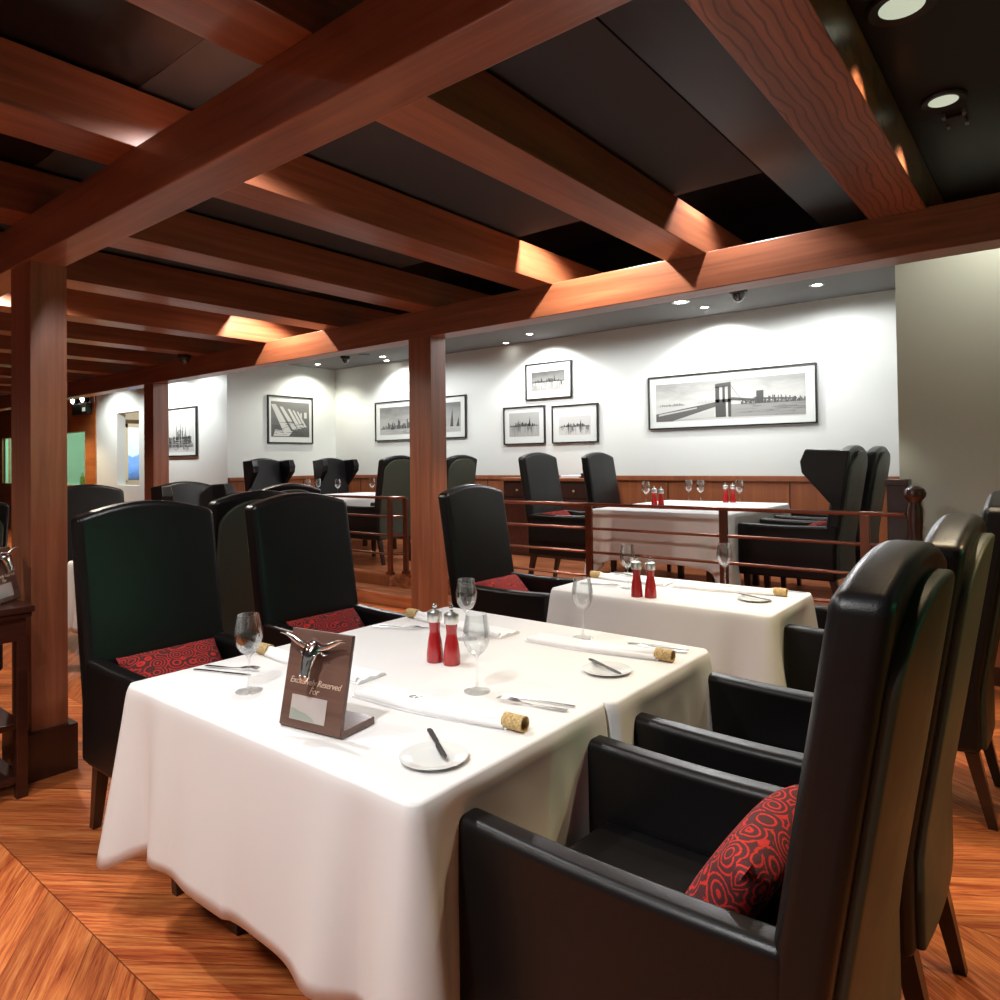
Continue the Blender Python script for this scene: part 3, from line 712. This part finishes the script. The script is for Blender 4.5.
# ------------------------------------------------------------ stemware
gp = [(0, .0018), (.012, .003), (.034, .0012), (.036, .0), (.037, .0016), (.030, .0042), (.010, .008), (.0042, .016), (.0036, .05), (.004, .092), (.010, .100), (.022, .110), (.032, .126), (.0375, .147), (.0375, .165), (.033, .192), (.0295, .212)]
inner = [(r-.0009, z) for r, z in gp[11:]]
def glass_at(x, y, z, label, sc=1):
    if glass_at.proto is None:
        t = thing('wine_glass', label, 'glass', (x, y, z), 0, 'wine glasses')
        finish('foot_and_stem', lathe(gp[:10], 28), glassm, t, ang=60)
        finish('bowl', lathe(gp[9:]+[(.0290, .2125)]+inner[::-1]+[(0, .1005)], 32), glassm, t, ang=70)
        glass_at.proto = t
    else: t = dup(glass_at.proto, (x, y, z), 0, label, 'wine glasses')
    t.scale = (sc, sc, sc); return t
glass_at.proto = None
for a in ((1.088, 1.781, TZ, 'wine glass left of the bull plaque on the long table'), (1.463, 1.268, TZ, 'wine glass in the middle of the long table right of the red mills'),
        (1.873, 1.668, TZ, 'wine glass just behind the red mills'), (2.125, 1.343, TZ, 'wine glass at the far end of the long table'),
        (3.077, 1.682, TZ, 'wine glass behind the dark red mills on the small table'), (3.368, 1.309, TZ, 'wine glass standing right of the mills on the small table'),
        (5.72, 2.93, .94, 'wine glass left of the mills on the right platform table'), (6.3, 2.78, .94, 'left one of the middle pair of glasses on the right platform table'),
        (6.15, 2.60, .94, 'right one of the middle pair of glasses on the right platform table'), (6.25, 2.28, .94, 'wine glass right of the bright red mills on the platform'),
        (5.55, 7.06, .94, 'wine glass on the left platform table above the railing'), (5.9, 6.82, .94, 'wine glass near the wainscot on the left platform table'),
        (5.5, 7.60, .94, 'wine glass at the far left of the left platform table'), (5.62, 7.55, .94, 'second wine glass at the far left of the left platform table'),
        (1.98, 5.0, TZ, 'wine glass glimpsed behind the left post')):
    glass_at(*a)

# pepper and salt mills
def mill_at(x, y, z, label, rz=0):
    if mill_at.p is None:
        t = thing('pepper_mill', label, 'mill', (x, y, z), 0, 'red mills')
        finish('body', lathe([(0, 0), (.0255, 0), (.027, .004), (.0262, .03), (.0225, .062), (.0175, .088), (.0165, .10), (.0190, .125), (.0195, .128), (0, .128)], 28), millred, t)
        finish('metal_head', lathe([(0, .126), (.0205, .126), (.0235, .130), (.0238, .150), (.0222, .157), (.013, .163), (.006, .165), (0, .165)], 28), millsteel, t)
        finish('knob', lathe([(0, .164), (.005, .164), (.0042, .168), (.0072, .173), (.0075, .178), (.004, .183), (0, .184)], 16), chrome, t)
        mill_at.p = t
    else: dup(mill_at.p, (x, y, z), rz, label, 'red mills')
mill_at.p = None
for a in ((1.605, 1.565, TZ, 'left one of the two red mills on the long table'), (1.613, 1.500, TZ, 'right one of the two red mills on the long table'),
        (2.91, 1.545, TZ, 'left one of the two dark red mills on the small table'), (2.925, 1.483, TZ, 'right one of the two dark red mills on the small table'),
        (5.42, 2.70, .94, 'left mill of the pair at the railing edge of the platform table'), (5.36, 2.61, .94, 'right mill of the pair at the railing edge of the platform table'),
        (6.36, 2.45, .94, 'left mill of the bright pair near the wall side of the platform table'), (6.38, 2.39, .94, 'right mill of the bright pair near the wall side of the platform table')):
    mill_at(*a)

# bread plates with butter knives
def plate_at(x, y, z, label):
    bm = lathe([(0, .004), (.045, .004), (.050, .0055), (.072, .0115), (.0735, .0125), (.0725, .0135), (.050, .0085), (.046, .0068), (0, .0068)], 40)
    o = finish('bread_plate', bm, china, loc=(x, y, z-.003), ang=60) if plate_at.p is None else plate_at.p.copy()
    if plate_at.p: C.objects.link(o)
    plate_at.p = plate_at.p or o
    o.location = (x, y, z-.003); tag(o, label, 'plate', 'bread plates')
plate_at.p = None
plate_at(1.075, 1.055, TZ, 'white bread plate on the near corner of the long table')
plate_at(1.83, 1.075, TZ, 'white bread plate on the far half of the long table')
plate_at(3.13, 1.085, TZ, 'white bread plate on the near side of the small table')
plate_at(3.37, 1.86, TZ, 'white bread plate on the far side of the small table')
# cutlery: x along length
def knife_bm(L=.21, w_=.0095):
    up_ = [(-L/2, -.004), (-L/2+.01, -.0065), (-.01, -.0055), (0, -.004), (.015, -w_*.9), (L/2-.02, -w_*.95), (L/2, -.001)]
    lo = [(L/2-.012, .004), (.015, .0045), (0, .004), (-.01, .0055), (-L/2+.01, .0065), (-L/2, .004)]
    bm = prism(up_+lo, 0, .0032); return bm
def fork_bm(L=.195):
    n = 18; path = []; 
    bm = bmesh.new()
    def strip(y0f, x0, x1, hw):
        prev = None
        m_ = 8
        for i in range(m_+1):
            x = x0+(x1-x0)*i/m_; z = .003+(.013*max(0, (x-.0)/.0975)**1.2 if x > 0 else 0)-(.007*max(0, (x-.06)/.0375)**2 if x > .06 else 0)
            h = hw(x); y = y0f(x)
            c = [bm.verts.new((x, y-h, z)), bm.verts.new((x, y+h, z)), bm.verts.new((x, y+h, z+.0022)), bm.verts.new((x, y-h, z+.0022))]
            if prev:
                for q in range(4): bm.faces.new((prev[q], prev[(q+1) % 4], c[(q+1) % 4], c[q]))
            else: bm.faces.new(c)
            prev = c
        bm.faces.new(prev)
    strip(lambda x: 0, -L/2, .03, lambda x: .0065 if x < -.06 else (.0028+.0037*max(0, (-x-.0)/.06)))
    strip(lambda x: 0, .03, .055, lambda x: .0028+.0085*min(1, (x-.03)/.014))
    for k in range(4): strip(lambda x, k=k: -.0088+.00587*k, .054, L/2, lambda x: .0016*(1-.5*max(0, (x-.08)/.02)))
    return bm
kn = finish('table_knife', knife_bm(), steel); fk = finish('table_fork', fork_bm(), steel); bk = finish('butter_knife', knife_bm(.165, .0085), mat('dark_steel', (.16, .15, .15), .25, .9))
first = {}
def cut_at(o, x, y, z, ang, label, cat, group, tilt=0, dx=0):
    if o.name in first: o2 = o.copy(); C.objects.link(o2)
    else: o2 = o; first[o.name] = 1
    o2.location = (x, y, z); o2.rotation_euler = (0, tilt, math.radians(ang)); tag(o2, label, cat, group)
def between(o, a, b, z, label, cat, group, flip=False, tilt=0):
    ang = math.degrees(math.atan2(b[1]-a[1], b[0]-a[0]))+(180 if flip else 0)
    cut_at(o, (a[0]+b[0])/2, (a[1]+b[1])/2, z, ang, label, cat, group, tilt)
T = TZ+.001
between(kn, (1.095, 2.10), (1.17, 1.90), T, 'table knife left of the wine glass by the left armchair', 'knife', 'table knives')
between(fk, (1.135, 2.10), (1.205, 1.92), T, 'table fork beside the knife left of the plaque', 'fork', 'table forks')
between(kn, (1.475, 1.19), (1.515, .985), T, 'table knife in front of the middle wine glass', 'knife', 'table knives', True)
between(fk, (1.435, 1.17), (1.475, .985), T, 'table fork by the napkin ring at the near long side', 'fork', 'table forks', True)
between(kn, (1.83, 2.08), (1.905, 1.89), T, 'table knife at the second left armchair', 'knife', 'table knives')
between(fk, (1.795, 2.07), (1.865, 1.90), T, 'table fork at the second left armchair', 'fork', 'table forks')
between(kn, (2.15, 1.18), (2.19, .98), T, 'table knife at the far right end of the long table', 'knife', 'table knives', True)
between(fk, (2.11, 1.15), (2.15, .97), T, 'table fork at the far right end of the long table', 'fork', 'table forks', True)
between(kn, (3.40, 1.14), (3.42, .96), T, 'table knife on the small table beyond the cork napkin ring', 'knife', 'table knives', True)
between(fk, (3.02, 1.92), (3.07, 1.74), T, 'table fork on the far side of the small table', 'fork', 'table forks')
between(kn, (3.06, 1.94), (3.11, 1.74), T, 'table knife on the far side of the small table', 'knife', 'table knives')
bs = .0125
between(bk, (1.158, 1.150), (1.075, 1.02), TZ+bs, 'butter knife lying on the near bread plate', 'knife', 'butter knives', False, .02)
between(bk, (1.866, 1.155), (1.80, 1.01), TZ+bs, 'butter knife lying on the far half bread plate', 'knife', 'butter knives', False, .02)
between(bk, (3.16, 1.16), (3.11, 1.01), TZ+bs, 'butter knife lying on the small table near plate', 'knife', 'butter knives', False, .02)
between(bk, (3.39, 1.93), (3.35, 1.79), TZ+bs, 'butter knife lying on the small table far plate', 'knife', 'butter knives', False, .02)

# napkins pulled through cork rings : +y local runs from ring outwards
def napkin_bm():
    bm = bmesh.new(); N = 26; K = 10; top = []; bot = []
    for i in range(N+1):
        u = i/N; y = -.005+.56*u
        sp_ = min(1, max(0, (u-.03)/.55)); hw = .0125+.045*sp_**.8
        th = .022*(1-sp_)**1.1+.009
        a = []; b = []
        for k in range(K+1):
            q = -1+2*k/K; zz = th*(1-abs(q)**2.6)**.5+.0015
            if sp_ > .1: zz += .003*math.sin(q*7+u*3)*sp_
            if q < -.5: zz += .006*sp_*(1-abs((q+.75)/.25)) if q < -.5 else 0
            a.append(bm.verts.new((q*hw, y, max(zz, .002)))); b.append(bm.verts.new((q*hw, y, .0004)))
        top.append(a); bot.append(b)
    for R in (top, bot):
        for i in range(N):
            for k in range(K): bm.faces.new((R[i][k], R[i][k+1], R[i+1][k+1], R[i+1][k]))
    for i in range(N):
        bm.faces.new((top[i][0], top[i+1][0], bot[i+1][0], bot[i][0])); bm.faces.new((top[i][K], top[i+1][K], bot[i+1][K], bot[i][K]))
    for i in (0, N):
        for k in range(K): bm.faces.new((top[i][k], top[i][k+1], bot[i][k+1], bot[i][k]))
    return bm
def napkin_edge_bm():
    pts = []
    for i in range(14):
        u = .02+.96*i/13; sp_ = min(1, max(0, (u-.03)/.55)); pts.append((-(.0095+.040*sp_**.8), -.005+.56*u, .0098))
    return tube(pts, .0088, 10)
def ring_bm():
    bm = bmesh.new(); prof = [(.0185, -.028), (.0185, .028), (.0145, .028), (.0145, -.028), (.0185, -.028)]
    lathe([(r, z) for r, z in prof], 24, bm)
    for v in bm.verts: v.co = Vector((v.co.x, v.co.z, v.co.y+.0185))
    return bm
nap = finish('linen_napkin', napkin_bm(), napm, ang=50); rg = finish('napkin_ring', ring_bm(), corkm); finish('rolled_edge', napkin_edge_bm(), napm, nap, ang=60)
roll = finish('rolled_cloth', lathe([(0, -.0285), (.0143, -.0285), (.0143, .024), (0, .024)], 20), napm)
first2 = []
def setting(x, y, ang, L1, L2, sx=1, sy=.86):
    a = math.radians(ang)
    n_ = nap if not first2 else nap.copy(); r_ = rg if not first2 else rg.copy()
    if first2: C.objects.link(n_); C.objects.link(r_)
    if first2:
        for c_ in nap.children:
            if c_.name.startswith('rolled_edge'): d_ = c_.copy(); C.objects.link(d_); d_.parent = n_
    first2.append(1)
    dx, dy = -math.sin(a), math.cos(a)
    n_.location = (x+dx*.02, y+dy*.02, TZ+.0005); n_.rotation_euler = (0, 0, a); n_.scale = (-1 if ang > 90 else 1, sy, 1)
    r_.location = (x, y, TZ+.001); r_.rotation_euler = (0, 0, a)
    tag(n_, L1, 'napkin', 'long folded napkins'); tag(r_, L2, 'napkin ring', 'cork napkin rings')
bpy.data.objects.remove(roll)
setting(1.305, 1.015, 2.5, 'long folded white napkin running from the nearest cork ring, small black monogram', 'cork napkin ring nearest the camera')
setting(1.325, 2.075, 184, 'long folded white napkin behind the bull plaque', 'cork napkin ring behind the leftmost wine glass')
setting(2.03, .985, 1, 'long folded white napkin on the far half of the long table', 'cork napkin ring at the right side of the far half')
setting(1.995, 2.065, 180, 'long folded white napkin behind the red mills', 'pale cork napkin ring behind the red mills')
setting(3.285, 1.02, 3, 'long folded white napkin on the near side of the small table', 'cork napkin ring near the right corner of the small table')
setting(3.24, 1.96, 183, 'long folded white napkin on the far side of the small table', 'cork napkin ring at the far edge of the small table', 1, .7)
# monogram on the nearest napkin (child of nearest napkin)
mono = bmesh.new()
def ribbon(bm, pts, w_, z):
    for (a, b) in zip(pts, pts[1:]):
        d = Vector((b[0]-a[0], b[1]-a[1])); 
        if d.length < 1e-6: continue
        n_ = Vector((-d.y, d.x)).normalized()*w_/2
        prism([(a[0]-n_.x, a[1]-n_.y), (b[0]-n_.x, b[1]-n_.y), (b[0]+n_.x, b[1]+n_.y), (a[0]+n_.x, a[1]+n_.y)], z, z+.0004, bm)
def ell(cx, cy, rx, ry, a0, a1, n=14, rot=0): return [(cx+rx*math.cos(math.radians(a0+(a1-a0)*i/n)), cy+ry*math.sin(math.radians(a0+(a1-a0)*i/n))) for i in range(n+1)]
# written so that its baseline runs along -y (reads from the near armchair side)
def rotp(pts): return [(y, -x) for x, y in pts]
ribbon(mono, rotp(ell(-.010, 0, .009, .008, 60, 330)), .0022, 0); ribbon(mono, rotp([(-.010, .012), (-.013, -.009)]), .0026, 0)
ribbon(mono, rotp([(.002, .007), (.006, -.006), (.014, .010), (.020, .012)]), .0022, 0)
mo = finish('monogram', mono, mat('black_thread', (.01, .01, .01), .7), nap, smooth=False); mo.location = (.012, .36, .0122)

# ------------------------------------------------------------ bull plaques
plqm = wood('walnut_plaque', 0, (.10, .050, .036), (.20, .105, .078), .38, .3, 30)
plqe = mat('plaque_edge', (.25, .27, .24), .4)
cardm = mat('silver_card', (.72, .64, .60), .22, .35)
goldm = mat('script_gold', (.78, .62, .48), .4, .2)
def text_mesh(name, body, size, parent, mat_, loc, rot, shear=.35, extrude=.0004):
    cu = bpy.data.curves.new(name, 'FONT'); cu.body = body; cu.size = size; cu.shear = shear; cu.extrude = extrude; cu.align_x = 'CENTER'; cu.space_character = .95
    tmp = bpy.data.objects.new('tmp', cu); C.objects.link(tmp); bpy.context.view_layer.update()
    me = bpy.data.meshes.new_from_object(tmp.evaluated_get(bpy.context.evaluated_depsgraph_get())); bpy.data.objects.remove(tmp)
    me.materials.clear(); me.materials.append(mat_)
    o = bpy.data.objects.new(name, me); C.objects.link(o); o.parent = parent; o.location = loc; o.rotation_euler = rot; return o
def bull_bm():
    # local: x right, z up along plaque, -y out of plaque
    bm = bmesh.new()
    tube([(0, -.006, .030), (0, -.018, .024), (0, -.026, .010), (0, -.030, -.008), (0, -.033, -.026), (0, -.034, -.042), (0, -.033, -.050)], [.008, .017, .0175, .0130, .0095, .0110, .0070], 14, bm)
    for s in (-1, 1):
        tube([(s*.008, -.016, .026), (s*.022, -.018, .024), (s*.037, -.020, .029), (s*.052, -.022, .037), (s*.066, -.025, .044), (s*.080, -.030, .045)], [.0085, .0082, .0070, .0055, .0038, .0012], 10, bm)
        tube([(s*.013, -.016, .014), (s*.026, -.016, .008), (s*.034, -.018, .010)], [.004, .0062, .0015], 8, bm, .6)
        bmesh.ops.create_icosphere(bm, subdivisions=2, radius=.0048, matrix=Matrix.Translation((s*.0135, -.031, .006)))
        bmesh.ops.create_icosphere(bm, subdivisions=2, radius=.0036, matrix=Matrix.Translation((s*.0058, -.042, -.040)))
        tube([(s*.010, -.034, .012), (s*.006, -.040, -.012), (s*.005, -.042, -.032)], [.0022, .0026, .0016], 6, bm)
    tube([(-.007, -.030, .030), (0, -.036, .024), (.007, -.030, .030)], [.004, .006, .004], 8, bm)
    return bm
def make_plaque(loc, rz, label, text=True):
    t = thing('reserved_plaque', label, 'plaque', loc, rz)
    lean = math.radians(-12)
    bd = finish('board', B(-.098, .096, -.006, .006, 0, .226, bev=.0022), plqm, t); bd.rotation_euler = (lean, 0, 0); bd.location = (0, 0, .004)
    finish('foot_board', B(-.100, .100, 0, .112, 0, .018, bev=.002), plqm, t)
    b = finish('bull_head', bull_bm(), chrome, bd, ang=60); b.location = (-.002, -.004, .166); b.scale = (1.3, 1.05, 1.05)
    finish('card', B(-.066, .046, -.0075, -.0055, .018, .074), cardm, bd, smooth=False)
    finish('card_wave', prism([(-.064, .020), (.016, .020), (.006, .028), (-.014, .036), (-.038, .038), (-.054, .044), (-.064, .045)], -.0079, -.0075, None, 'xz'), mat('card_grey', (.32, .35, .30), .4), bd, smooth=False)
    if text:
        text_mesh('engraved_script', 'Exclusively Reserved', .0205, bd, goldm, (0, -.0066, .100), (PI/2, 0, 0))
        text_mesh('engraved_script', 'For', .0215, bd, goldm, (.0, -.0066, .0805), (PI/2, 0, 0))
    return t
# front edge from (0.989,1.494) to (1.021,1.289) facing -x side
ang = math.atan2(1.289-1.494, 1.021-.989)
make_plaque((1.008, 1.392, TZ+.0005), ang+.0, 'walnut reserved plaque with a chrome bull head standing on the long table')
make_plaque((1.01, 3.49, .782), .80, 'walnut plaque with chrome bull head on the side table at the left edge', True)

# side table at the left edge
t = thing('side_table', 'dark wooden side table with open shelves beside the left post', 'side table', (.70, 3.56, 0))
bm = B(-.40, .36, -.24, .20, .755, .782, bev=.004); finish('tabletop', bm, dwood_x, t)
finish('apron', B(-.37, .335, -.215, .185, .64, .755, bev=.003), dwood_x, t)
finish('cornice', B(-.39, .352, -.232, .195, .735, .755, bev=.006), dwood_x, t)
for x in (-.37, .30):
    for y in (-.215, .15): finish('leg', B(x, x+.04, y, y+.04, 0, .64, bev=.003), dwood_x, t)
finish('shelf', B(-.36, .33, -.20, .18, .28, .305, bev=.003), dwood_x, t)
finish('bottom_shelf', B(-.36, .33, -.20, .18, .06, .085, bev=.003), dwood_x, t)
finish('back_board', B(-.36, .33, .175, .183, .06, .64), dwood_x, t)
o = finish('dark_bottle', lathe([(0, 0), (.036, 0), (.038, .01), (.038, .17), (.014, .22), (.013, .29), (0, .29)], 20), mat('dark_bottle_glass', (.01, .015, .012), .08, coat=.6), loc=(.93, 3.50, .305)); tag(o, 'dark wine bottle on the side table shelf', 'bottle')

# sideboard on the platform
t = thing('sideboard', 'dark brown sideboard with drawers against the platform wall', 'sideboard', (6.92, 4.72, .22))
finish('body', B(-.22, .24, -.62, .62, 0, .89, bev=.004), dwood, t)
finish('top', B(-.25, .24, -.66, .66, .89, .925, bev=.006), wain, t)
for k in range(3):
    y0 = -.60+k*.40
    d = finish('drawer', B(-.235, -.22, y0, y0+.385, .70, .86, bev=.003), dwood, t)
    finish('knob', lathe([(0, 0), (.006, 0), (.006, .012), (.014, .018), (.014, .026), (0, .03)], 12), mat('brass_knob', (.75, .6, .3), .3, .8) if k == 0 else bpy.data.materials['brass_knob'], d, loc=(-.235, y0+.19, .78), rot=(0, -PI/2, 0))
    d = finish('cupboard_door', B(-.235, -.22, y0, y0+.385, .04, .68, bev=.003), dwood_x, t)
o = finish('menu_stack', B(6.78, 7.0, 4.30, 4.56, 1.145, 1.175, bev=.004), napm); tag(o, 'small stack of folded white napkins on the sideboard', 'napkins')
o = finish('service_box', B(6.76, 7.1, 4.10, 4.27, 1.145, 1.20, bev=.004), dwood); tag(o, 'low dark wooden box at the right end of the sideboard', 'box')

# emergency light
t = thing('emergency_light', 'black emergency light with two round lamps high on the wood wall', 'emergency light', (5.29, 14.05, 2.30))
finish('housing', B(-.10, 0, -.33, .33, 0, .20, bev=.01), blackm, t)
for y in (-.2, .24):
    finish('lamp_head', lathe([(0, 0), (.06, 0), (.075, .05), (.06, .09), (0, .09)], 20), blackm, t, loc=(-.02, y, .27), rot=(0, -PI/2, 0))
    finish('lamp_glass', lathe([(0, 0), (.055, 0), (.04, .02), (0, .025)], 20), lensm, t, loc=(-.115, y, .27), rot=(0, -PI/2, 0))
finish('indicator', B(-.115, -.10, -.28, -.18, .05, .12), lensdim, t)

# dome camera under the joists, ceiling gadgets
def dome(loc, label, sc=1):
    t = thing('dome_camera', label, 'camera', loc)
    finish('housing', lathe([(0, 0), (.062*sc, 0), (.062*sc, -.03*sc), (.052*sc, -.04*sc), (0, -.04*sc)], 24), blackm, t)
    finish('dome', lathe([(.048*sc, -.038*sc), (.044*sc, -.062*sc), (.030*sc, -.082*sc), (.012*sc, -.092*sc), (0, -.093*sc)], 24), mat('smoked_dome', (.02, .02, .022), .05, coat=1), t)
dome((3.46, 6.78, 2.44), 'black dome camera under the joists beside the far beam')
dome((6.20, 2.24, PZ), 'black dome camera on the grey ceiling right of the wall lights', 1.3)
dome((6.37, 7.91, PZ), 'black dome camera on the grey ceiling near the left back corner', 1.1)
for (x, y), lab in zip(((6.285, 3.14), (6.235, 5.14), (6.45, 7.6)), ('flat dark round vent left of the right ceiling lamps', 'flat dark round vent right of the middle post', 'flat dark round vent near the left dome camera')):
    o = finish('ceiling_vent', lathe([(0, -.012), (.07, -.012), (.085, -.004), (.085, 0), (0, 0)], 24), blackm, loc=(x, y, PZ)); tag(o, lab, 'vent')
# bracket gadget by the round light at right
t = thing('ceiling_bracket', 'small rough metal bracket beside the right round downlight', 'bracket', (3.19, .30, CZ+.005))
finish('plate', B(-.035, .035, -.03, .03, -.012, 0, bev=.002), blackm, t)
for x, y in ((-.05, -.03), (.05, .03), (-.05, .035), (.05, -.03)): finish('clip', B(x-.016, x+.016, y-.006, y+.006, -.016, 0, bev=.002), ringm, t)

# unseen wall at right, added in green to reflect in the chair backs
struct('wall_green_reflector', B(-1.5, 7.3, -3.2, -3.05, 0, 2.9), greenreflect, smooth=False)
ld = bpy.data.lights.new('added_wall_fill', 'SPOT'); ld.energy = 160; ld.spot_size = 2.0; ld.spot_blend = .6; ld.color = (.7, 1, .85); ld.shadow_soft_size = .1  # unseen lamp added to light the green reflecting wall
lo = bpy.data.objects.new('added_wall_fill', ld); C.objects.link(lo); lo.location = (2.2, -2.2, 2.5); lo.rotation_euler = Vector((0, -.9, -1)).to_track_quat('-Z', 'Y').to_euler()

t = thing('added_green_fill', 'added green fill light on the unseen wall behind the near armchairs', 'spotlight', (2.6, -3.05, 2.2))  # lamp and housing added out of view to tint the chair backs green
finish('head', lathe([(0, 0), (.03, 0), (.045, .03), (.05, .10), (.042, .10), (.03, .04), (0, .04)], 20), blackm, t, loc=(0, .02, 0), rot=(-PI/2, 0, 0))
ld = bpy.data.lights.new('added_fill_spot', 'SPOT'); ld.energy = 20; ld.spot_size = .5; ld.spot_blend = 1; ld.color = (.28, 1, .52); ld.shadow_soft_size = .04
lo = bpy.data.objects.new('added_fill_spot', ld); C.objects.link(lo); lo.parent = t; lo.location = (0, .14, 0); lo.rotation_euler = Vector((-.85, 3.0, -.92)).to_track_quat('-Z', 'Y').to_euler()
